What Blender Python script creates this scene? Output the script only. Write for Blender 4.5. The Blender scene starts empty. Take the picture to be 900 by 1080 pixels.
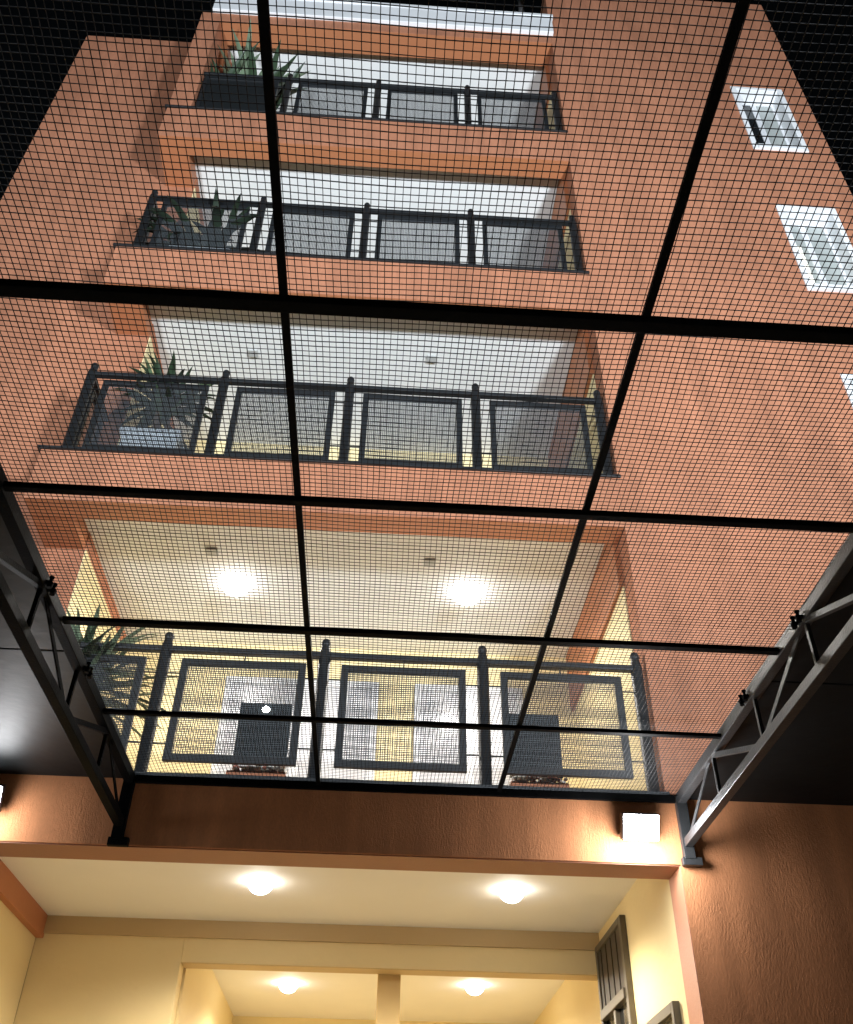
import bpy, bmesh, math, random
from mathutils import Vector, Matrix
random.seed(7)
S = bpy.context.scene
COL = S.collection
PI = math.pi

# ------------------------------------------------------------------ materials
def new_mat(name):
    m = bpy.data.materials.new(name); m.use_nodes = True
    nt = m.node_tree; b = nt.nodes['Principled BSDF']
    return m, nt, b

def plain(name, col, rough=0.5, metal=0.0, var=0.12, scale=6.0, bump=0.0, bscale=60.0, spec=0.5):
    """paint / metal with mild mottling, so that nothing is one flat colour"""
    m, nt, b = new_mat(name)
    N, L = nt.nodes, nt.links
    tc = N.new('ShaderNodeTexCoord')
    no = N.new('ShaderNodeTexNoise'); no.inputs['Scale'].default_value = scale; no.inputs['Detail'].default_value = 6
    L.new(tc.outputs['Object'], no.inputs['Vector'])
    mx = N.new('ShaderNodeMix'); mx.data_type = 'RGBA'
    mx.inputs[6].default_value = [c*(1-var) for c in col]+[1]
    mx.inputs[7].default_value = [min(1, c*(1+var)) for c in col]+[1]
    L.new(no.outputs['Fac'], mx.inputs[0]); L.new(mx.outputs[2], b.inputs['Base Color'])
    b.inputs['Roughness'].default_value = rough; b.inputs['Metallic'].default_value = metal
    b.inputs['Specular IOR Level'].default_value = spec
    if bump > 0:
        n2 = N.new('ShaderNodeTexNoise'); n2.inputs['Scale'].default_value = bscale; n2.inputs['Detail'].default_value = 8
        L.new(tc.outputs['Object'], n2.inputs['Vector'])
        bp = N.new('ShaderNodeBump'); bp.inputs['Strength'].default_value = bump; bp.inputs['Distance'].default_value = 0.02
        L.new(n2.outputs['Fac'], bp.inputs['Height']); L.new(bp.outputs['Normal'], b.inputs['Normal'])
    return m

def plaster(name, col, var=0.14, strength=0.5, streak=0.18, grain=38.0, dist=0.02):
    """dragged render: grains pulled downwards, faint stains and wash marks"""
    m, nt, b = new_mat(name)
    N, L = nt.nodes, nt.links
    tc = N.new('ShaderNodeTexCoord')
    mp = N.new('ShaderNodeMapping'); mp.inputs['Scale'].default_value = (1, 1, streak)
    L.new(tc.outputs['Object'], mp.inputs['Vector'])
    g = N.new('ShaderNodeTexNoise'); g.inputs['Scale'].default_value = grain; g.inputs['Detail'].default_value = 7
    g.inputs['Roughness'].default_value = 0.62; g.inputs['Distortion'].default_value = 0.25
    L.new(mp.outputs['Vector'], g.inputs['Vector'])
    f = N.new('ShaderNodeTexNoise'); f.inputs['Scale'].default_value = 140; f.inputs['Detail'].default_value = 4
    L.new(tc.outputs['Object'], f.inputs['Vector'])
    ad = N.new('ShaderNodeMath'); ad.operation = 'MULTIPLY_ADD'; ad.inputs[1].default_value = 0.35
    L.new(f.outputs['Fac'], ad.inputs[0]); L.new(g.outputs['Fac'], ad.inputs[2])
    bp = N.new('ShaderNodeBump'); bp.inputs['Strength'].default_value = strength; bp.inputs['Distance'].default_value = dist
    L.new(ad.outputs[0], bp.inputs['Height']); L.new(bp.outputs['Normal'], b.inputs['Normal'])
    pt = N.new('ShaderNodeTexNoise'); pt.inputs['Scale'].default_value = 3.2; pt.inputs['Detail'].default_value = 5
    L.new(tc.outputs['Object'], pt.inputs['Vector'])
    pm = N.new('ShaderNodeMapRange'); pm.inputs['From Min'].default_value = 0.35; pm.inputs['From Max'].default_value = 0.68
    pm.inputs['To Min'].default_value = strength*0.25; pm.inputs['To Max'].default_value = strength*1.25
    L.new(pt.outputs['Fac'], pm.inputs['Value']); L.new(pm.outputs['Result'], bp.inputs['Strength'])
    lo = N.new('ShaderNodeTexNoise'); lo.inputs['Scale'].default_value = 0.9; lo.inputs['Detail'].default_value = 8; lo.inputs['Roughness'].default_value = 0.65
    mp2 = N.new('ShaderNodeMapping'); mp2.inputs['Scale'].default_value = (1, 1, 0.5)
    L.new(tc.outputs['Object'], mp2.inputs['Vector']); L.new(mp2.outputs['Vector'], lo.inputs['Vector'])
    mx = N.new('ShaderNodeMix'); mx.data_type = 'RGBA'
    mx.inputs[6].default_value = [c*(1-var) for c in col]+[1]
    mx.inputs[7].default_value = [min(1, c*(1+var)) for c in col]+[1]
    st = N.new('ShaderNodeTexNoise'); st.inputs['Scale'].default_value = 5.5; st.inputs['Detail'].default_value = 6
    mp3 = N.new('ShaderNodeMapping'); mp3.inputs['Scale'].default_value = (1, 1, 0.09)
    L.new(tc.outputs['Object'], mp3.inputs['Vector']); L.new(mp3.outputs['Vector'], st.inputs['Vector'])
    av = N.new('ShaderNodeMath'); av.operation = 'MULTIPLY_ADD'; av.inputs[1].default_value = 0.5
    hf = N.new('ShaderNodeMath'); hf.operation = 'MULTIPLY'; hf.inputs[1].default_value = 0.5
    L.new(st.outputs['Fac'], hf.inputs[0]); L.new(lo.outputs['Fac'], av.inputs[0]); L.new(hf.outputs[0], av.inputs[2])
    rp = N.new('ShaderNodeValToRGB'); rp.color_ramp.elements[0].position = 0.36; rp.color_ramp.elements[1].position = 0.64
    L.new(av.outputs[0], rp.inputs['Fac']); L.new(rp.outputs['Color'], mx.inputs[0])
    mg = N.new('ShaderNodeMix'); mg.data_type = 'RGBA'; mg.blend_type = 'MULTIPLY'; mg.inputs[0].default_value = 0.35
    L.new(mx.outputs[2], mg.inputs[6]); L.new(g.outputs['Fac'], mg.inputs[7])
    gm = N.new('ShaderNodeMix'); gm.data_type = 'RGBA'; gm.blend_type = 'MULTIPLY'; gm.inputs[0].default_value = 1
    gm.inputs[7].default_value = (1.22, 1.22, 1.22, 1)
    L.new(mg.outputs[2], gm.inputs[6]); L.new(gm.outputs[2], b.inputs['Base Color'])
    b.inputs['Roughness'].default_value = 0.85; b.inputs['Specular IOR Level'].default_value = 0.15
    return m

def emit(name, col, strength):
    m, nt, b = new_mat(name)
    b.inputs['Base Color'].default_value = (0.9, 0.9, 0.9, 1)
    b.inputs['Emission Color'].default_value = (*col, 1); b.inputs['Emission Strength'].default_value = strength
    return m

def screen_mat(name, col, pitch=0.011, open_frac=0.5):
    """woven wire infill: a real grid of holes in object space"""
    m, nt, b = new_mat(name)
    N, L = nt.nodes, nt.links
    b.inputs['Base Color'].default_value = (*col, 1); b.inputs['Roughness'].default_value = 0.5
    tc = N.new('ShaderNodeTexCoord'); sp = N.new('ShaderNodeSeparateXYZ'); L.new(tc.outputs['Object'], sp.inputs[0])
    ax = N.new('ShaderNodeMath'); ax.operation = 'ADD'; L.new(sp.outputs['X'], ax.inputs[0]); L.new(sp.outputs['Y'], ax.inputs[1])
    no = N.new('ShaderNodeTexNoise'); no.inputs['Scale'].default_value = 2; L.new(tc.outputs['Object'], no.inputs['Vector'])
    def wire(src, wob):
        w = N.new('ShaderNodeMath'); w.operation = 'MULTIPLY_ADD'; w.inputs[1].default_value = wob
        L.new(no.outputs['Fac'], w.inputs[0]); L.new(src, w.inputs[2])
        d = N.new('ShaderNodeMath'); d.operation = 'DIVIDE'; d.inputs[1].default_value = pitch; L.new(w.outputs[0], d.inputs[0])
        f = N.new('ShaderNodeMath'); f.operation = 'FRACT'; L.new(d.outputs[0], f.inputs[0])
        g = N.new('ShaderNodeMath'); g.operation = 'LESS_THAN'; g.inputs[1].default_value = 1-math.sqrt(open_frac); L.new(f.outputs[0], g.inputs[0])
        return g.outputs[0]
    mxm = N.new('ShaderNodeMath'); mxm.operation = 'MAXIMUM'
    L.new(wire(ax.outputs[0], 0.006), mxm.inputs[0]); L.new(wire(sp.outputs['Z'], 0.012), mxm.inputs[1])
    tr = N.new('ShaderNodeBsdfTransparent'); ms = N.new('ShaderNodeMixShader')
    L.new(mxm.outputs[0], ms.inputs[0]); L.new(tr.outputs[0], ms.inputs[1]); L.new(b.outputs[0], ms.inputs[2])
    L.new(ms.outputs[0], N['Material Output'].inputs['Surface'])
    return m

M = {}
M['salmon'] = plaster('salmon_render', (0.415, 0.175, 0.098), var=0.2, strength=0.4)
M['terracotta'] = plaster('terracotta_render', (0.62, 0.265, 0.12), var=0.24, strength=0.5, streak=0.35, grain=85, dist=0.013)
M['trim'] = plain('orange_trim_paint', (0.42, 0.155, 0.065), 0.55, var=0.10, scale=3, bump=0.1)
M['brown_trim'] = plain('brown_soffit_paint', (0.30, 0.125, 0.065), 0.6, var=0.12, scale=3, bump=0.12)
M['jamb'] = plain('salmon_jamb_paint', (0.50, 0.22, 0.125), 0.55, var=0.08, scale=3, bump=0.1)
M['yellow'] = plain('yellow_wall_paint', (0.80, 0.66, 0.37), 0.7, var=0.07, scale=1.6, bump=0.12, bscale=18, spec=0.25)
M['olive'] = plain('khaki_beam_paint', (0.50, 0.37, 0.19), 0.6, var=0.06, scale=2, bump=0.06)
M['ceiling'] = plain('white_ceiling_paint', (0.80, 0.79, 0.76), 0.7, var=0.04, scale=2.5, bump=0.05)
M['white'] = plain('white_masonry_paint', (0.80, 0.80, 0.80), 0.6, var=0.08, scale=4, bump=0.1)
M['tile'] = plain('beige_floor_tile', (0.52, 0.46, 0.37), 0.35, var=0.1, scale=3)
M['black_steel'] = plain('black_painted_steel', (0.006, 0.0062, 0.0065), 0.5, var=0.35, scale=14, bump=0.12, bscale=90, spec=0.012)
M['rail_steel'] = plain('dark_grey_painted_steel', (0.011, 0.0125, 0.014), 0.5, var=0.3, scale=12, bump=0.1, bscale=90)
M['lit_steel'] = plain('floodlit_truss_steel', (0.04, 0.042, 0.044), 0.42, metal=0.25, var=0.4, scale=16, bump=0.15, bscale=80)  # lighter copy of the truss steel, floodlit brightness put into its colour
M['sheet'] = plain('dark_roof_sheet', (0.006, 0.0075, 0.008), 0.52, var=0.4, scale=5, bump=0.10, bscale=14, spec=0.14)
M['net'] = plain('black_net_cord', (0.008, 0.007, 0.007), 0.8, var=0.3, scale=60)
M['infill'] = screen_mat('woven_wire_infill', (0.06, 0.066, 0.072), pitch=0.016, open_frac=0.66)
M['infill_dense'] = screen_mat('dark_shade_cloth', (0.012, 0.014, 0.015), open_frac=0.2)
M['pvc'] = plain('white_door_frame', (0.70, 0.70, 0.71), 0.35, var=0.04)
M['curtain_glass'] = plain('curtained_glass', (0.58, 0.57, 0.58), 0.18, var=0.10, scale=3.5)
M['dark_glass'] = plain('dark_window_glass', (0.012, 0.014, 0.016), 0.06, var=0.3)
M['frost_glass'] = plain('frosted_window_glass', (0.36, 0.38, 0.36), 0.25, var=0.2, scale=5)
M['bronze'] = plain('bronze_door_frame', (0.10, 0.085, 0.06), 0.4, metal=0.3, var=0.2, scale=9)
M['slat'] = plain('dark_wood_slats', (0.035, 0.028, 0.022), 0.45, var=0.35, scale=20)
M['gloss_black'] = plain('glossy_black_board', (0.015, 0.02, 0.021), 0.16, var=0.2)
M['clay'] = plain('terracotta_clay', (0.36, 0.13, 0.06), 0.7, var=0.2, scale=20, bump=0.2)
M['pebble_pale'] = plain('pale_pebbles', (0.82, 0.78, 0.70), 0.6, var=0.15, scale=40)
M['pebble_red'] = plain('red_pebbles', (0.42, 0.15, 0.10), 0.6, var=0.3, scale=40)
M['pot_pale'] = plain('pale_blue_glaze', (0.80, 0.86, 0.90), 0.3, var=0.12, scale=5)
M['pot_dark'] = plain('dark_planter', (0.02, 0.022, 0.024), 0.5, var=0.2)
M['soil'] = plain('potting_soil', (0.04, 0.025, 0.015), 0.9, var=0.4, scale=40)
M['leaf_a'] = plain('dark_green_leaf', (0.028, 0.05, 0.024), 0.45, var=0.35, scale=9)
M['leaf_b'] = plain('light_green_leaf', (0.085, 0.135, 0.065), 0.45, var=0.35, scale=9)
M['leaf_c'] = plain('grey_green_leaf', (0.15, 0.20, 0.125), 0.45, var=0.35, scale=9)
M['leaf_d'] = plain('deep_green_leaf', (0.015, 0.026, 0.014), 0.5, var=0.35, scale=9)
M['stem'] = plain('brown_stem', (0.10, 0.06, 0.035), 0.8, var=0.3, scale=20)
M['lamp_body'] = plain('white_lamp_housing', (0.75, 0.75, 0.73), 0.4, var=0.03)
M['flood_body'] = plain('black_flood_housing', (0.02, 0.02, 0.022), 0.45, var=0.2)
M['ground'] = plain('courtyard_paving', (0.40, 0.37, 0.33), 0.7, var=0.25, scale=1.5, bump=0.3, bscale=25)
M['lamp_cool'] = emit('cool_lit_globe', (1.0, 0.97, 0.92), 26)
M['lamp_warm'] = emit('warm_lit_globe', (1.0, 0.96, 0.88), 32)
M['flood_lens'] = emit('lit_flood_lens', (0.95, 0.97, 1.0), 60)
M['tube'] = emit('lit_tube', (1.0, 0.98, 0.80), 2.2)
M['glint_glow'] = emit('glowing_glint', (1.0, 1.0, 1.0), 60)  # emission standing in for a reflected light

# ------------------------------------------------------------------ mesh builder
class MB:
    def __init__(self): self.bm = bmesh.new(); self.mi = 0
    def _tag(self, geom_before):
        for f in self.bm.faces:
            if f.index < 0 or f not in geom_before: pass
    def box(self, x0, x1, y0, y1, z0, z1, mi=0):
        v = [self.bm.verts.new(p) for p in ((x0,y0,z0),(x1,y0,z0),(x1,y1,z0),(x0,y1,z0),(x0,y0,z1),(x1,y0,z1),(x1,y1,z1),(x0,y1,z1))]
        for q in ((3,2,1,0),(4,5,6,7),(0,1,5,4),(1,2,6,5),(2,3,7,6),(3,0,4,7)):
            f = self.bm.faces.new([v[i] for i in q]); f.material_index = mi
        return self
    def bar(self, a, b, w, h, up=(0,0,1), mi=0):
        """square section bar from a to b; w across, h along up"""
        a, b = Vector(a), Vector(b); d = (b-a).normalized(); u = Vector(up)
        if abs(d.dot(u)) > 0.98: u = Vector((1,0,0))
        s = d.cross(u).normalized(); u = s.cross(d).normalized()
        ring = [(-w/2,-h/2),(w/2,-h/2),(w/2,h/2),(-w/2,h/2)]
        v = [self.bm.verts.new(p + s*x + u*y) for p in (a, b) for x, y in ring]
        for q in ((3,2,1,0),(4,5,6,7),(0,1,5,4),(1,2,6,5),(2,3,7,6),(3,0,4,7)):
            f = self.bm.faces.new([v[i] for i in q]); f.material_index = mi
        return self
    def angle(self, a, b, w, t, sx, up=(0,0,1)):
        """L section: one flat leg, one upright leg, leg direction sx=+-1"""
        a, b, u = Vector(a), Vector(b), Vector(up)
        d = (b-a).normalized(); s = d.cross(u).normalized(); u = s.cross(d).normalized()
        self.bar(a + s*0, b + s*0, w, t, up)
        o = s*(sx*(w/2 - t/2)) + u*(w/2 + t/2)
        self.bar(a+o, b+o, t, w, up)
        return self
    def tube(self, pts, r, n=8, caps=True):
        pts = [Vector(p) for p in pts]; rs = r if isinstance(r, (list, tuple)) else [r]*len(pts)
        rings = []
        for i, p in enumerate(pts):
            d = (pts[min(i+1, len(pts)-1)] - pts[max(i-1, 0)]).normalized()
            u = Vector((0,0,1)) if abs(d.z) < 0.9 else Vector((1,0,0))
            s = d.cross(u).normalized(); u = s.cross(d)
            rings.append([self.bm.verts.new(p + (s*math.cos(2*PI*k/n) + u*math.sin(2*PI*k/n))*rs[i]) for k in range(n)])
        for A, B in zip(rings, rings[1:]):
            for k in range(n):
                f = self.bm.faces.new((A[k], A[(k+1)%n], B[(k+1)%n], B[k])); f.smooth = True
        if caps:
            self.bm.faces.new(rings[0][::-1]); self.bm.faces.new(rings[-1])
        return self
    def lathe(self, prof, c, n=16, mi=0, axis='z'):
        c = Vector(c); rings = []
        for r, z in prof:
            if axis == 'z': rings.append([self.bm.verts.new(c + Vector((r*math.cos(2*PI*k/n), r*math.sin(2*PI*k/n), z))) for k in range(n)])
            else: rings.append([self.bm.verts.new(c + Vector((r*math.cos(2*PI*k/n), z, r*math.sin(2*PI*k/n)))) for k in range(n)])
        for A, B in zip(rings, rings[1:]):
            for k in range(n):
                f = self.bm.faces.new((A[k], A[(k+1)%n], B[(k+1)%n], B[k])); f.smooth = True; f.material_index = mi
        for R in (rings[0][::-1], rings[-1]):
            f = self.bm.faces.new(R); f.material_index = mi
        return self
    def blob(self, c, r, sq=1.0, n=6):
        mt = Matrix.Translation(c) @ Matrix.Diagonal((r, r, r*sq, 1))
        bmesh.ops.create_icosphere(self.bm, subdivisions=1, radius=1.0, matrix=mt)
        return self
    def leaf(self, base, az, length, width, lift, droop, fold=0.18, n=7):
        """strap leaf: a curved, V-folded blade with a pointed tip"""
        p = Vector(base); el = lift; rows = []
        side = Vector((-math.sin(az), math.cos(az), 0))
        for i in range(n+1):
            t = i/n
            w = width*(0.55 + 1.1*t)*(1-t**2.2)*1.05 if t < 1 else 0.001
            d = Vector((math.cos(az)*math.cos(el), math.sin(az)*math.cos(el), math.sin(el)))
            up = side.cross(d)*-1
            rows.append([self.bm.verts.new(p - side*w/2), self.bm.verts.new(p - up*(fold*w)), self.bm.verts.new(p + side*w/2)])
            p = p + d*(length/n); el -= droop/n*(0.4+1.2*t)
        for A, B in zip(rows, rows[1:]):
            for k in (0, 1):
                f = self.bm.faces.new((A[k], A[k+1], B[k+1], B[k])); f.smooth = True
        return self
    def build(self, name, mat, parent=None, bevel=0.0, solid=0.0, origin=None):
        bm = self.bm
        bmesh.ops.recalc_face_normals(bm, faces=bm.faces)
        if parent is not None: off = Vector(parent.matrix_world.translation) if parent.type == 'EMPTY' else Vector(parent['_o'])
        else: off = Vector(origin) if origin else Vector((0,0,0))
        wo = off.copy()
        bmesh.ops.translate(bm, verts=bm.verts, vec=-off)
        me = bpy.data.meshes.new(name); bm.to_mesh(me); bm.free()
        for mm in (mat if isinstance(mat, (list, tuple)) else [mat]): me.materials.append(mm)
        o = bpy.data.objects.new(name, me); COL.objects.link(o)
        if parent is not None: o.parent = parent
        else: o.location = wo
        if bevel > 0:
            bv = o.modifiers.new('bevel', 'BEVEL'); bv.width = bevel; bv.segments = 2; bv.limit_method = 'ANGLE'
        if solid > 0:
            sm = o.modifiers.new('solid', 'SOLIDIFY'); sm.thickness = solid
        o['_o'] = list(wo)
        return o

def empty(name, loc, label, cat, group=None, kind=None):
    o = bpy.data.objects.new(name, None); COL.objects.link(o); o.location = loc
    o.empty_display_size = 0.1
    o['label'] = label; o['category'] = cat
    if group: o['group'] = group
    if kind: o['kind'] = kind
    o.matrix_world = Matrix.Translation(loc)
    return o
def tag(o, label, cat, group=None, kind=None):
    o['label'] = label; o['category'] = cat
    if group: o['group'] = group
    if kind: o['kind'] = kind
    return o
def copy_tree(o, parent=None):
    c = o.copy(); COL.objects.link(c)
    if parent is not None: c.parent = parent
    for ch in list(o.children): copy_tree(ch, c)
    return c

# ------------------------------------------------------------------ dimensions (metres; camera stands at x=0 y=0)
D = 5.9                     # facade plane
XL, XR = -2.9, 1.9          # balcony ends
XS = -2.57                  # inner side of the balcony's open end beam
YW = 6.56                   # set back wall beside the balconies
YB = 8.30                   # rear wall of the balconies
FL = [4.08, 6.86, 9.65, 12.43]       # balcony floors
BOT = [6.34, 9.08, 11.80, 14.79]     # lower edge of the beam over each balcony
CEI = [6.52, 9.27, 12.03, 14.98]     # ceilings
TOPS = FL[1:] + [15.20]
NZ = 4.055                  # net roof level
TXL, TXR = -1.58, 1.985     # trusses

# ------------------------------------------------------------------ ground
g = MB().box(-40, 40, -60, 60, -0.3, 0.0).build('ground', M['ground'])
g['kind'] = 'structure'; g['label'] = 'paved courtyard ground in front of the building'

# ------------------------------------------------------------------ the building
B = empty('apartment_building', (0, D, 0), 'salmon plastered apartment block with four stacked balconies, seen from below at night', 'building')

# front wall beside the balconies with its three window openings
WX0, WX1 = 4.23, 4.85
WZ = [(6.82, 8.29), (9.62, 11.09), (12.36, 13.83)]
w = MB()
w.box(XR, WX0, D, D+0.3, 4.10, 16.5); w.box(WX1, 5.18, D, D+0.3, 4.10, 16.5)
zz = 4.10
for a, b in WZ: w.box(WX0, WX1, D, D+0.3, zz, a); zz = b
w.box(WX0, WX1, D, D+0.3, zz, 16.5)
w.build('wall', M['salmon'], B)['label'] = 'tall salmon wall with three small white windows'
MB().box(XR, 5.18, D+0.3, 10.5, 4.08, 16.497).build('wall', M['salmon'], B)
MB().box(1.93, 9.0, D+0.001, 10.5, 0.0, 4.08).build('wall', M['terracotta'], B)['label'] = 'brown dragged plaster wall at ground level'
MB().box(-4.72, -2.56, YW, 10.5, 4.08, 15.5).build('wall', M['salmon'], B)['label'] = 'set back salmon wall beside the balconies'
# ground level beam and flank
fas = MB().box(-9.0, 1.93, D, 6.17, 3.64, 4.08).build('beam', M['terracotta'], B)
fas['label'] = 'brown textured beam over the ground floor entrance'
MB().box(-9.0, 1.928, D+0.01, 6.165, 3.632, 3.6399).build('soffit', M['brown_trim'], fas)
MB().box(-9.0, -2.75, D+0.002, 8.0, 0.0, 3.62).build('wall', M['terracotta'], B)

# balconies: slab and beam, ceiling, orange beams at both ends, inner walls
for i in range(4):
    zb, zt, zc, zf = BOT[i], TOPS[i], CEI[i], FL[i]
    s = MB().box(XL, XR-0.002, D, 6.14 if i < 3 else 6.23, zb, zt if i < 3 else 15.0).build('balcony_beam', M['salmon'], B)
    yi = 6.14 if i < 3 else 6.23
    MB().box(XL+0.004, XR-0.004, D+0.006, yi-0.004, zb-0.004, zb-0.0005).build('soffit', M['trim'], s)
    MB().box(XS, XR-0.05, yi, YB, zc, zt).build('ceiling', M['ceiling'], B)
    # open end beam
    e = MB().box(XL, XS, yi, YW if i < 3 else 7.5, zb, zt).box(-2.72, XS, YW if i < 3 else 7.5, YB+0.1, zb, zt).build('end_beam', M['trim'], B)
    # beam along the other side wall
    dz = 0.60 if i == 0 else 0.86
    MB().box(XR-0.045, XR, yi, YB+0.05, zc-dz, zt-0.003).build('end_beam', M['trim'], B)
    # side walls and rear wall painted yellow
    MB().box(-2.56, -2.55, YW+0.004, YB, zf, zb).build('side_wall', M['yellow'], B)
    MB().box(XR-0.012, XR, yi, YB, zf, zc-dz).build('side_wall', M['yellow'], B)
    MB().box(-2.55, XR-0.012, YB, YB+0.2, zf, zc-0.001).build('rear_wall', M['yellow'], B)
    # glazed doors in the rear wall
    for x0, x1 in ((-1.52, -0.03), (0.32, 1.38)):
        zt2 = zf + 2.05
        d = MB(); f = 0.07
        d.box(x0, x0+f, YB-0.04, YB-0.002, zf, zt2).box(x1-f, x1, YB-0.04, YB-0.002, zf, zt2).box(x0+f, x1-f, YB-0.04, YB-0.002, zt2-f, zt2)
        mid = (x0+x1)/2
        d.box(mid-0.04, mid+0.04, YB-0.045, YB-0.002, zf, zt2-f)
        dd = d.build('door', M['pvc'], B, bevel=0.004)
        MB().box(x0+f, mid-0.04, YB-0.024, YB-0.004, zf, zt2-f).build('glass', M['curtain_glass'], dd)
        MB().box(mid+0.04, x1-f, YB-0.024, YB-0.004, zf, zt2-f).build('glass', M['curtain_glass'], dd)
# floors (tile strip on each slab)
for i in range(4):
    MB().box(-2.55, XR-0.012, 6.23, YB, FL[i], FL[i]+0.006).build('floor', M['tile'], B)
# corner column and white coping of the top balcony
MB().box(XL+0.002, XL+0.27, D+0.004, 6.2, FL[3]+0.002, BOT[3]).build('column', M['salmon'], B)
cp = MB().box(-2.76, 1.93, D-0.06, 6.5, 15.0, 15.43).box(-2.78, 1.95, D-0.08, 6.52, 15.43, 15.5).build('coping', M['white'], B, bevel=0.008)
MB().box(-2.70, XR, 6.5, 10.5, 15.2, 15.32).build('roof', M['white'], B)
MB().tube([(1.74, 6.75, 15.3), (1.74, 6.75, 18.2)], 0.05, 12).build('drain_pipe', M['white'], B)

# white framed windows of the front wall
for k, (z0, z1) in enumerate(WZ):
    fr = MB(); t = 0.065
    y0 = D-0.02
    fr.box(WX0-t+0.03, WX0+0.03, y0, D+0.25, z0-0.03, z1+0.03)
    fr.box(WX1-0.03, WX1+t-0.03, y0, D+0.25, z0-0.03, z1+0.03)
    fr.box(WX0+0.03, WX1-0.03, y0, D+0.25, z1-0.03, z1+0.03)
    fr.box(WX0+0.03, WX1-0.03, y0-0.02, D+0.25, z0-0.03, z0+0.05)
    wd = fr.build('window', M['white'], B, bevel=0.006)
    mx = (WX0+WX1)/2
    sa = MB()
    for a, b in ((WX0+0.03, mx-0.0), (mx+0.001, WX1-0.03)):
        sa.box(a, a+0.035, D+0.17, D+0.2, z0+0.05, z1-0.03).box(b-0.035, b, D+0.17, D+0.2, z0+0.05, z1-0.03)
        sa.box(a+0.035, b-0.035, D+0.17, D+0.2, z0+0.05, z0+0.09).box(a+0.035, b-0.035, D+0.17, D+0.2, z1-0.07, z1-0.03)
    sa.build('frame', M['pvc'], wd)
    MB().box(WX0+0.06, mx-0.035, D+0.18, D+0.19, z0+0.09, z1-0.07).build('pane', M['dark_glass'] if k == 2 else M['frost_glass'], wd)
    MB().box(mx+0.035, WX1-0.06, D+0.18, D+0.19, z0+0.09, z1-0.07).build('pane', M['frost_glass'], wd)
    if k == 1:
        MB().box(WX0+0.14, WX0+0.19, D+0.15, D+0.175, z0+0.12, z1-0.5).build('light_tube', M['tube'], wd)

# entrance hall
LX, LB, LC = -2.72, 8.35, 3.88
RX = 1.93
MB().box(LX, RX, 6.17, LB, LC, 4.078).build('ceiling', M['ceiling'], B)
MB().box(RX-0.006, RX, D+0.002, 6.17, 0, 3.631).build('jamb', M['jamb'], B)
MB().box(RX-0.004, RX, 6.17, 12.1, 0, LC).build('wall', M['yellow'], B)
MB().box(LX-0.03, LX, 6.17, LB, 0, LC).build('wall', M['yellow'], B)
MB().box(LX, LX+0.06, 6.17, LB, 3.71, LC).build('side_beam', M['trim'], B)
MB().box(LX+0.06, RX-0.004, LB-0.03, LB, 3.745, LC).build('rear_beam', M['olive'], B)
bw = MB()
bw.box(LX, -1.52, LB, LB+0.19, 0, LC); bw.box(-1.52, RX-0.004, LB, LB+0.19, 3.56, LC)
bw.build('wall', M['yellow'], B, bevel=0.006)
MB().box(-1.515, RX-0.006, LB+0.006, LB+0.184, 3.556, 3.5596).build('soffit', M['olive'], B)  # khaki plate darkens the yellow lintel's underside, its shade put into the colour
MB().box(0.085, 0.275, LB+0.19, LB+0.42, 0, LC).build('pillar', plain('ochre_pillar_paint', (0.76, 0.56, 0.26), 0.6, var=0.06), B, bevel=0.008)
MB().box(-1.56, RX-0.004, LB+0.19, 12.05, LC, 4.0).build('ceiling', M['ceiling'], B)
MB().box(-1.56, -1.50, LB+0.19, 12.05, 0, LC).build('wall', M['yellow'], B)
MB().box(-1.50, RX-0.004, 12.05, 12.2, 0, LC).build('wall', M['yellow'], B)
MB().box(LX, RX, D, 12.1, 0.004, 0.02).build('floor', M['tile'], B)
# tall door with slatted transom in the hall's side wall
dr = MB(); xa, xb = RX-0.05, RX-0.005
y0, y1, zt = 7.38, 8.32, 3.76
dr.box(xa, xb, y0, y0+0.07, 0.02, zt).box(xa, xb, y1-0.05, y1, 0.02, zt).box(xa, xb, y0+0.07, y1-0.05, zt-0.05, zt).box(xa-0.015, xb, y0+0.07, y1-0.05, 3.2, 3.27)
dr.box(xa, xb, 7.82, 7.88, 0.02, 3.2)
door = dr.build('door', M['bronze'], B, bevel=0.004)
door['label'] = 'tall bronze door with dark slatted panel above'
sl = MB(); n = 9
for k in range(n):
    ya = y0+0.075+(y1-y0-0.13)*k/n
    sl.box(xa+0.012+0.006*(k % 2), xb-0.004, ya, ya+(y1-y0-0.13)/n-0.012, 3.275, zt-0.052)
sl.build('slat_panel', M['slat'], door)
MB().box(xb-0.012, xb-0.004, y0+0.07, 7.82, 0.05, 3.2).box(xb-0.012, xb-0.004, 7.88, y1-0.05, 0.05, 3.2).build('glass', M['dark_glass'], door)
wn = MB()
wn.box(xa, xb, 6.32, 6.37, 1.1, 2.95).box(xa, xb, 6.93, 6.98, 1.1, 2.95).box(xa, xb, 6.37, 6.93, 2.89, 2.95).box(xa, xb, 6.37, 6.93, 1.1, 1.16)
hw = wn.build('window', M['bronze'], B, bevel=0.004)
MB().box(xb-0.012, xb-0.004, 6.37, 6.93, 1.16, 2.89).build('pane', M['dark_glass'], hw)

# small ceiling junction plates (unlit)
for (x, y, z) in ((-1.54, 6.74, CEI[0]), (0.37, 6.75, CEI[0]), (-1.55, 6.88, CEI[1]), (0.36, 6.82, CEI[1])):
    MB().box(x-0.05, x+0.05, y-0.05, y+0.05, z-0.025, z-0.001).build('junction_box', plain('grey_plastic', (0.45, 0.45, 0.43), 0.5), B, bevel=0.006)

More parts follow.
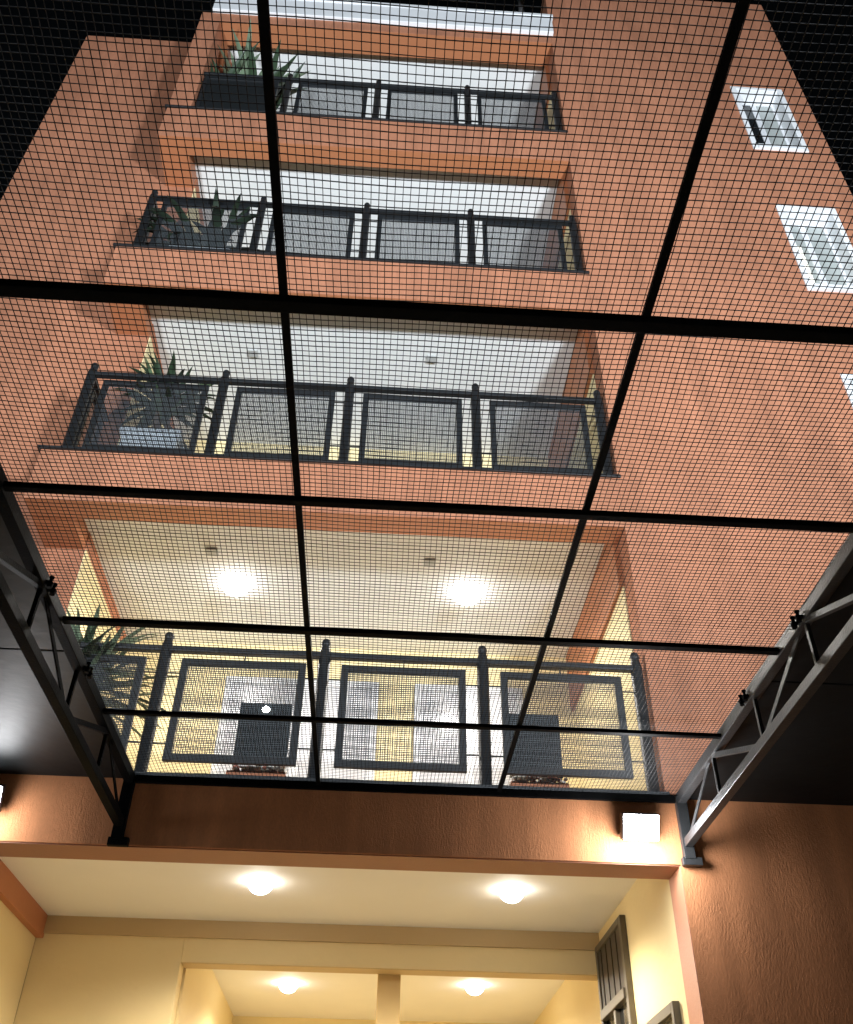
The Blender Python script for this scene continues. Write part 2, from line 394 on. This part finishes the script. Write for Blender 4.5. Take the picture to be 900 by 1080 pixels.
# ------------------------------------------------------------------ balcony railings
POSTS = [-2.73, -1.55, -0.42, 0.72, 1.845]
YR = 5.97
def post_mb(x, y, z):
    prof = [(0.055, 0.0), (0.055, 0.02), (0.043, 0.03), (0.043, 0.985), (0.036, 1.02), (0.030, 1.045), (0.030, 1.055), (0.034, 1.068), (0.034, 1.085), (0.026, 1.105), (0.01, 1.115)]
    return MB().lathe(prof, (x, y, z), 14)
def panel_mb(x0, x1, z0, z1, y, w=0.05):
    m = MB()
    m.box(x0, x1, y-0.018, y+0.018, z1-w, z1).box(x0, x1, y-0.018, y+0.018, z0, z0+w)
    m.box(x0, x0+w, y-0.018, y+0.018, z0+w, z1-w).box(x1-w, x1, y-0.018, y+0.018, z0+w, z1-w)
    return m
RL = ['dark grey balcony railing of the lowest balcony, under the two lit ceiling lamps',
      'dark grey balcony railing of the second balcony up, with yucca behind its end bay',
      'dark grey balcony railing of the third balcony up, with drooping dark plant behind it',
      'dark grey balcony railing of the topmost balcony, below the white roof coping']
def railing(i, src=None):
    zf = FL[i]
    r = empty('balcony_railing', (XL, YR, zf), RL[i], 'railing', 'railings of the stacked balconies')
    for x in POSTS: post_mb(x, YR, zf+0.012).build('post', M['rail_steel'], r)
    MB().box(POSTS[0], POSTS[-1], YR-0.028, YR+0.028, zf+0.968, zf+1.008).build('top_rail', M['rail_steel'], r, bevel=0.004)
    MB().box(XL-0.03, XR+0.025, D-0.022, 6.03, zf+0.001, zf+0.03).build('bottom_rail', M['rail_steel'], r, bevel=0.004)
    for k in range(4):
        x0, x1 = POSTS[k]+0.125, POSTS[k+1]-0.125
        z0, z1 = zf+(0.145 if i == 0 else 0.085), zf+0.915
        p = panel_mb(x0, x1, z0, z1, YR).build('panel', M['rail_steel'], r, bevel=0.003)
        dense = (i == 3 and k == 0)
        MB().box(x0+0.05, x1-0.05, YR-0.002, YR+0.002, z0+0.05, z1-0.05).build('infill', M['infill_dense'] if dense else M['infill'], p)
        for zt in (zf+0.27, zf+0.80):
            MB().bar((POSTS[k]+0.04, YR, zt), (x0, YR, zt), 0.009, 0.009).build('tie_rod', M['rail_steel'], p)
            MB().bar((x1, YR, zt), (POSTS[k+1]-0.04, YR, zt), 0.009, 0.009).build('tie_rod', M['rail_steel'], p)
        MB().bar(((x0+x1)/2, YR, z1), ((x0+x1)/2, YR, zf+0.97), 0.009, 0.009).build('tie_rod', M['rail_steel'], p)
    # return at the open end
    xe = POSTS[0]
    MB().box(xe-0.025, xe+0.025, YR+0.045, YW, zf+0.968, zf+1.008).build('top_rail', M['rail_steel'], r)
    q = MB(); a, b = YR+0.1, YW-0.06
    z0, z1 = zf+0.145, zf+0.915
    q.box(xe-0.018, xe+0.018, a, b, z1-0.05, z1).box(xe-0.018, xe+0.018, a, b, z0, z0+0.05).box(xe-0.018, xe+0.018, a, a+0.05, z0+0.05, z1-0.05).box(xe-0.018, xe+0.018, b-0.05, b, z0+0.05, z1-0.05)
    sp = q.build('panel', M['rail_steel'], r)
    MB().box(xe-0.002, xe+0.002, a+0.05, b-0.05, z0+0.05, z1-0.05).build('infill', M['infill_dense'] if i == 3 else M['infill'], sp)
    return r
for i in range(4): railing(i)

# ------------------------------------------------------------------ plants on the balconies
def plant(loc, label, pot, potmat, leaves, trunk=0.0):
    x, y, z = loc
    t = empty('potted_plant', loc, label, 'plant', 'potted plants on the balconies')
    pw, pd, ph = pot
    p = MB()
    v = []
    for (s, zz) in ((0.82, 0), (1.0, ph-0.05), (1.07, ph-0.05), (1.07, ph)):
        v.append([p.bm.verts.new((x+sx*pw/2*s, y+sy*pd/2*s, z+zz)) for sx, sy in ((-1,-1),(1,-1),(1,1),(-1,1))])
    p.bm.faces.new(v[0][::-1]); p.bm.faces.new(v[-1])
    for a, b in zip(v, v[1:]):
        for k in range(4): p.bm.faces.new((a[k], a[(k+1)%4], b[(k+1)%4], b[k]))
    po = p.build('pot', potmat, t, bevel=0.01)
    MB().box(x-pw*0.42, x+pw*0.42, y-pd*0.42, y+pd*0.42, z+ph-0.01, z+ph+0.012).build('soil', M['soil'], po)
    for name, mat, kw in leaves:
        m = MB()
        for k in range(kw['n']):
            bx = x + random.uniform(-1, 1)*kw.get('spread', 0.05); by = y + random.uniform(-1, 1)*kw.get('spready', 0.05)
            az = random.uniform(0, 2*PI)
            if by < y - 0.02 and math.sin(az) < 0 and random.random() < 0.5: az = -az
            m.leaf((bx, by, z+ph+trunk*random.uniform(0.6, 1)+0.0), az, kw['len']*random.uniform(0.65, 1.1), kw['wid']*random.uniform(0.75, 1.15),
                   random.uniform(*kw['lift']), kw['droop']*random.uniform(0.5, 1.3))
        m.build(name, mat, t)
    if trunk > 0:
        s = MB()
        for k in range(3):
            a = 2*PI*k/3
            s.tube([(x+0.05*math.cos(a), y+0.05*math.sin(a), z+ph), (x+0.07*math.cos(a), y+0.07*math.sin(a), z+ph+trunk*(0.6+0.2*k))], [0.025, 0.018], 8)
        s.build('trunk', M['stem'], t)
    return t
plant((-2.22, 6.25, FL[0]), 'grey green spiky plant at the end of the lowest balcony, half hidden by truss', (0.36, 0.34, 0.36), M['pot_dark'],
      [('leaves', M['leaf_c'], dict(n=90, len=0.78, wid=0.05, lift=(0.0, 1.45), droop=1.2, spread=0.12)), ('leaves', M['leaf_a'], dict(n=70, len=0.75, wid=0.05, lift=(-0.1, 1.4), droop=1.3, spread=0.12))], trunk=0.5)
plant((-2.12, 6.28, FL[1]), 'green yucca in a pale blue pot on the second balcony up', (0.50, 0.40, 0.46), M['pot_pale'],
      [('leaves', M['leaf_a'], dict(n=44, len=0.60, wid=0.062, lift=(0.0, 1.45), droop=1.5)), ('leaves', M['leaf_b'], dict(n=24, len=0.52, wid=0.06, lift=(0.3, 1.5), droop=1.2))], trunk=0.5)
plant((-2.15, 6.30, FL[2]), 'dark drooping plant in a pale pot on the third balcony up', (0.60, 0.36, 0.36), M['pot_pale'],
      [('leaves', M['leaf_d'], dict(n=70, len=0.78, wid=0.10, lift=(-0.1, 1.15), droop=2.2, spread=0.2)), ('leaves', M['leaf_b'], dict(n=7, len=0.5, wid=0.08, lift=(0.2, 1.1), droop=1.8, spread=0.24))], trunk=0.12)
plant((-2.22, 6.34, FL[3]), 'tall green sword leaved plants in a black trough on the topmost balcony', (0.80, 0.40, 0.70), M['pot_dark'],
      [('leaves', M['leaf_c'], dict(n=70, len=1.38, wid=0.11, lift=(1.2, 1.57), droop=0.5, spread=0.36, spready=0.14)), ('leaves', M['leaf_a'], dict(n=40, len=1.3, wid=0.11, lift=(1.1, 1.57), droop=0.7, spread=0.36, spready=0.14))])

# glossy black boards with pebble troughs on the lowest balcony
def board(x, label, lit):
    z = FL[0]; y = 6.20
    t = empty('pebble_fountain', (x, y, z), label, 'ornament', 'black boards with pebble troughs')
    MB().box(x-0.185, x+0.185, y, y+0.06, z+0.24, z+0.715).build('board', M['gloss_black'], t, bevel=0.008)
    MB().box(x-0.20, x+0.20, y-0.10, y+0.12, z+0.035, z+0.16).build('trough', M['clay'], t, bevel=0.01)
    for nm, mt, n in (('pebbles', M['pebble_pale'], 52), ('pebbles', M['pebble_red'], 18)):
        p = MB()
        for k in range(n): p.blob((x+random.uniform(-0.185, 0.185), y+random.uniform(-0.09, 0.05), z+0.178+random.uniform(-0.01, 0.035)), random.uniform(0.016, 0.03), 0.75)
        p.build(nm, mt, t)['kind'] = 'stuff'
    if lit: MB().lathe([(0.004, -0.022), (0.02, -0.016), (0.027, 0.0)], (x+0.0, y, z+0.665), 14, axis='y').build('glint', M['glint_glow'], t)  # glowing disc added in place of a lamp reflection on the gloss
    return t
board(-0.82, 'glossy black board with a small glowing bulb, standing in a pebble trough', True)
board(1.11, 'glossy black board without a glint, standing in a pebble trough', False)

# ------------------------------------------------------------------ lamps
def lamp(loc, label, mat, r, group):
    x, y, z = loc
    t = empty('ceiling_lamp', loc, label, 'ceiling lamp', group)
    MB().lathe([(r*0.96, -0.001), (r*0.96, -0.006), (r*0.9, -0.0115)], loc, 24).build('base', M['lamp_body'], t)
    prof = [(r*math.cos(a), -0.012 - r*0.85*math.sin(a)) for a in [k*(PI/2)/9 for k in range(9)]] + [(0.004, -0.012-r*0.85)]
    MB().lathe(prof, loc, 24).build('globe', mat, t)
    return t
lamp((-1.38, 7.22, CEI[0]), 'round lit lamp on the lowest balcony ceiling, above the bulb board', M['lamp_cool'], 0.13, 'lit ceiling lamps')
lamp((0.74, 7.20, CEI[0]), 'round lit lamp on the lowest balcony ceiling, between the two net rafters', M['lamp_cool'], 0.13, 'lit ceiling lamps')
lamp((-0.83, 7.27, LC), 'round lit lamp on the entrance hall ceiling, farther from the slatted door', M['lamp_warm'], 0.095, 'lit ceiling lamps')
lamp((1.05, 7.27, LC), 'round lit lamp on the entrance hall ceiling, nearer the slatted door', M['lamp_warm'], 0.095, 'lit ceiling lamps')
lamp((-0.79, 10.41, LC), 'lit lamp in the inner room, farther from the slatted door than its twin', M['lamp_warm'], 0.095, 'lit ceiling lamps')
lamp((1.07, 10.26, LC), 'lit lamp in the inner room, between the ochre pillar and the slatted door', M['lamp_warm'], 0.095, 'lit ceiling lamps')

def floodlight(x, z, label, yaw):
    t = empty('floodlight', (x, D, z), label, 'floodlight', 'floodlights on the entrance beam')
    rot = Matrix.Translation((x, D-0.10, z)) @ Matrix.Rotation(yaw, 4, 'Z') @ Matrix.Rotation(math.radians(28), 4, 'X')
    def put(mb): bmesh.ops.transform(mb.bm, matrix=rot, verts=mb.bm.verts); return mb
    put(MB().box(-0.118, 0.118, -0.035, 0.03, -0.083, 0.083)).build('housing', M['flood_body'], t, bevel=0.008)
    put(MB().box(-0.112, 0.112, -0.046, -0.036, -0.078, 0.078)).build('lens', M['flood_lens'], t, bevel=0.02)
    MB().box(x-0.03, x+0.03, D-0.075, D, z-0.02, z+0.02).build('bracket', M['flood_body'], t)
    return t
floodlight(1.67, 3.835, 'glaring white floodlight on the entrance beam, beside the truss foot', 0.0)
floodlight(-2.43, 3.87, 'white floodlight at the cut off edge of the entrance beam', 0.15)

# ------------------------------------------------------------------ the net roof: trusses, beams, rafters, net, side canopies
def truss(x, sx, label, mat):
    t = empty('roof_truss', (x, D, NZ), label, 'truss', 'trusses of the net roof')
    zt, zb = 4.05, 3.765
    yn = -1.6
    MB().box(x-0.026, x+0.026, yn, D-0.02, zt-0.03, zt+0.04).build('top_chord', mat, t, bevel=0.003)
    MB().box(x-0.026, x+0.026, yn, D-0.02, zb-0.03, zb+0.024).build('bottom_chord', mat, t, bevel=0.003)
    MB().box(x-0.035, x+0.035, D-0.05, D-0.003, zb-0.10, zt+0.02).box(x-0.05, x+0.075, D-0.045, D-0.004, zb-0.14, zb-0.09).build('end_plate', mat, t, bevel=0.003)
    nodes = [5.94-0.745*k for k in range(10)]
    for k in range(9):
        a, b = nodes[k], nodes[k+1]
        # Warren web with a thin vertical at each node
        za, zb2 = (zb, zt) if k % 2 == 0 else (zt, zb)
        ya = min(a, D-0.06)
        wide = 0.046 if k % 2 else 0.03
        MB().bar((x, ya, za), (x, b, zb2), 0.008 if k % 2 == 0 else 0.03, wide if k % 2 == 0 else 0.028, up=(0,0,1)).build('web_bar', mat, t)
        MB().bar((x+0.005*sx, b-0.02, zb+0.02), (x+0.005*sx, b-0.02, zt-0.02), 0.02, 0.02).build('web_bar', mat, t)
    for yc in (4.46, 3.68):
        c = MB()
        for dy in (-0.035, 0.035):
            c.lathe([(0.013, 0), (0.013, 0.02), (0.008, 0.022), (0.008, 0.05), (0.012, 0.052), (0.012, 0.06)], (x-sx*0.045, yc+dy*0.8, zt-0.035), 8)
            c.bar((x-sx*0.02, yc+dy*0.8, zt-0.005), (x-sx*0.058, yc+dy*0.8, zt-0.015), 0.02, 0.014)
        c.build('clip', M['black_steel'], t)
    return t
truss(TXL, -1, 'black lattice roof truss ending beside the potted plant of the lowest balcony', M['black_steel'])
truss(TXR, 1, 'grey lattice roof truss lit by the glaring floodlight at its foot', M['lit_steel'])

def beam(y, w, h, z, label):
    b = MB().box(TXL+0.027, TXR-0.027, y-w/2, y+w/2, z-h/2, z+h/2).build('cross_beam', M['black_steel'], bevel=0.004, origin=((TXL+TXR)/2, y, z))
    return tag(b, label, 'beam', 'cross beams under the net')
def beam_long(y, w, h, z, label):
    b = MB().box(-4.5, 5.5, y-w/2, y+w/2, z-h/2, z+h/2).build('cross_beam', M['black_steel'], bevel=0.004, origin=(0, y, z))
    return tag(b, label, 'beam', 'cross beams under the net')
beam(1.975, 0.050, 0.036, NZ-0.012, 'thickest black beam, crossing below the fascia of the third balcony')
beam(2.975, 0.038, 0.028, NZ-0.012, 'black beam crossing just below the fascia of the second balcony')
beam(3.97, 0.044, 0.024, NZ-0.012, 'black beam crossing just above the handrail of the lowest balcony')
beam(4.92, 0.036, 0.022, NZ-0.012, 'thin black beam crossing the middle of the lowest balcony railing panels')
lg = MB().box(TXL+0.04, TXR-0.04, D-0.05, D-0.024, NZ-0.03, NZ+0.02).build('wall_ledger', M['black_steel'], bevel=0.003, origin=(0, D, NZ))
tag(lg, 'black ledger bar fixed along the entrance beam below the lowest railing', 'beam')
for x0, x1, lab in ((-0.378, -0.378, 'black rafter running down past the bulb board'), (0.815, 0.79, 'slanting black rafter running down past the plain board')):
    r = MB().bar((x0, -1.5, NZ-0.0), (x1, D-0.055, NZ-0.0), 0.027, 0.018).build('rafter', M['black_steel'], origin=(x0, D, NZ))
    tag(r, lab, 'rafter', 'rafters of the net roof')

# net: one knotted sheet of crossing cords with a slight sag and wander
def net():
    m = MB(); bm = m.bm
    p = 0.0236; h = 0.00114
    X0, X1, Y0, Y1 = TXL-0.01, TXR+0.01, -1.2, D-0.03
    ph = [random.uniform(0, 6.28) for _ in range(12)]
    def warp(x, y):
        dx = 0.0055*math.sin(1.7*y+ph[0]) + 0.004*math.sin(3.9*x+2.1*y+ph[1]) + 0.0022*math.sin(9*y+3*x+ph[2])
        dy = 0.0060*math.sin(1.9*x+ph[3]) + 0.004*math.sin(2.7*x+3.3*y+ph[4]) + 0.0022*math.sin(8*x+4*y+ph[5])
        sag = -0.010*abs(math.sin(PI*(y-0.97)/1.0))*abs(math.sin(PI*(x+0.378)/1.19)) + 0.002*math.sin(5*x+4*y)
        return x+dx, y+dy, NZ+0.03+sag
    def cord(pts, ax, hh):
        prev = None
        for (x, y, z) in pts:
            if ax == 'y': r = [bm.verts.new(q) for q in ((x-hh, y, z-hh), (x+hh, y, z-hh), (x+hh, y, z+hh), (x-hh, y, z+hh))]
            else: r = [bm.verts.new(q) for q in ((x, y-hh, z-hh), (x, y+hh, z-hh), (x, y+hh, z+hh), (x, y-hh, z+hh))]
            if prev:
                for k in range(4): bm.faces.new((prev[k], prev[(k+1)%4], r[(k+1)%4], r[k]))
            prev = r
    nx = int((X1-X0)/p); ny = int((Y1-Y0)/p)
    for i in range(nx+1):
        x = X0+p*i + random.gauss(0, 0.0007)
        hh = h*random.uniform(0.85, 1.15)
        cord([warp(x, Y0+(Y1-Y0)*k/56) for k in range(57)], 'y', hh)
    for j in range(ny+1):
        y = Y0+p*j + random.gauss(0, 0.0007)
        hh = h*random.uniform(0.85, 1.15)
        cord([warp(X0+(X1-X0)*k/30, y) for k in range(31)], 'x', hh)
    o = m.build('safety_net', M['net'], origin=(0, 3, NZ))
    return tag(o, 'black square mesh safety net stretched overhead between the two trusses', 'net')
net()

def canopy(x0, x1, sx, label):
    t = empty('canopy_roof', ((x0+x1)/2, D, 4.08), label, 'canopy', 'dark side canopies')
    m = MB()
    ys = [-1.6, -0.1, 1.3, 2.8, 4.3, D-0.002]
    for a, b in zip(ys, ys[1:]): m.box(x0, x1, a+0.004, b-0.004, 4.062, 4.10)
    m.build('roof_sheet', M['sheet'], t, bevel=0.006)
    n = MB()
    for y in ys[1:-1]: n.box(x0, x1, y-0.02, y+0.02, 4.10, 4.13)
    n.box(x0, x1, ys[0], ys[-1], 4.1, 4.106)
    n.build('seam_strip', M['black_steel'], t)
    return t
canopy(-7.0, TXL-0.03, -1, 'dark glossy canopy sheet mirroring the cut off floodlight')
canopy(TXR+0.03, 8.0, 1, 'dark matt canopy sheet above the brown plaster wall')

# ------------------------------------------------------------------ light
def light(name, kind, loc, power, col, **kw):
    l = bpy.data.lights.new(name, kind); l.energy = power; l.color = col
    for k, v in kw.items(): setattr(l, k, v)
    o = bpy.data.objects.new(name, l); COL.objects.link(o); o.location = loc
    return o
def aim(o, tgt):
    o.rotation_euler = (Vector(tgt)-o.location).to_track_quat('-Z', 'Y').to_euler()
for lx, pw in ((4.2, 1950), (-4.6, 1200)):          # the two courtyard floodlights behind the camera
    yard = light('yard_floodlight', 'AREA', (lx, -2.4, 4.45), pw, (0.82, 0.91, 1.0), shape='DISK', size=0.8)
    aim(yard, (lx*0.2, D, 20))
for x, z, pw in ((1.66, 3.785, 44), (-2.43, 3.76, 13)):
    light('flood_glow', 'POINT', (x, D-0.19, z-0.06), pw, (0.95, 0.97, 1.0), shadow_soft_size=0.12)
    fl = light('flood_beam', 'SPOT', (x, D-0.26, z-0.03), 320, (0.95, 0.97, 1.0), spot_size=math.radians(88), spot_blend=0.9, shadow_soft_size=0.1)
    aim(fl, (x*0.8, D-4.2, 0))
for (x, y, z), pw, col in (((-1.38, 7.22, CEI[0]), 150, (1.0, 0.96, 0.90)), ((0.74, 7.20, CEI[0]), 150, (1.0, 0.96, 0.90)),
                           ((-0.83, 7.27, LC), 180, (1.0, 0.90, 0.74)), ((1.05, 7.27, LC), 180, (1.0, 0.90, 0.74)),
                           ((-0.79, 10.41, LC), 165, (1.0, 0.90, 0.74)), ((1.07, 10.26, LC), 165, (1.0, 0.90, 0.74))):
    light('lamp_light', 'SPOT', (x, y, z-0.22), pw, col, spot_size=math.radians(168), spot_blend=0.6, shadow_soft_size=0.09)

w = bpy.data.worlds.new('World'); S.world = w; w.use_nodes = True
nt = w.node_tree
sky = nt.nodes.new('ShaderNodeTexSky'); sky.sky_type = 'NISHITA'; sky.sun_disc = False
sky.sun_elevation = math.radians(1.0); sky.sun_rotation = math.radians(150)
nt.links.new(sky.outputs['Color'], nt.nodes['Background'].inputs['Color'])
nt.nodes['Background'].inputs['Strength'].default_value = 0.004

# ------------------------------------------------------------------ camera
cam = bpy.data.cameras.new('camera'); co = bpy.data.objects.new('camera', cam); COL.objects.link(co)
P_, YW_, R_ = 0.68163424, 0.04908983, 0.01797783
f = Vector((math.sin(YW_)*math.cos(P_), math.cos(YW_)*math.cos(P_), math.sin(P_)))
rt = Vector((math.cos(YW_), -math.sin(YW_), 0)); up = rt.cross(f)
Rv = rt*math.cos(R_)+up*math.sin(R_); Uv = -rt*math.sin(R_)+up*math.cos(R_)
mw = Matrix((Rv, Uv, -f)).transposed().to_4x4(); mw.translation = (0, 0, 1.6)
co.matrix_world = mw
cam.sensor_fit = 'HORIZONTAL'; cam.sensor_width = 36; cam.lens = 36*995.73/900
cam.clip_start = 0.05; cam.clip_end = 500
S.camera = co

vs = S.view_settings
vs.view_transform = 'Standard'; vs.look = 'None'; vs.gamma = 1; vs.use_curve_mapping = False; vs.exposure = 0.0
S.render.engine = 'CYCLES'
S.cycles.use_denoising = True
S.cycles.sample_clamp_indirect = 6
for o in list(bpy.data.objects):
    if '_o' in o: del o['_o']
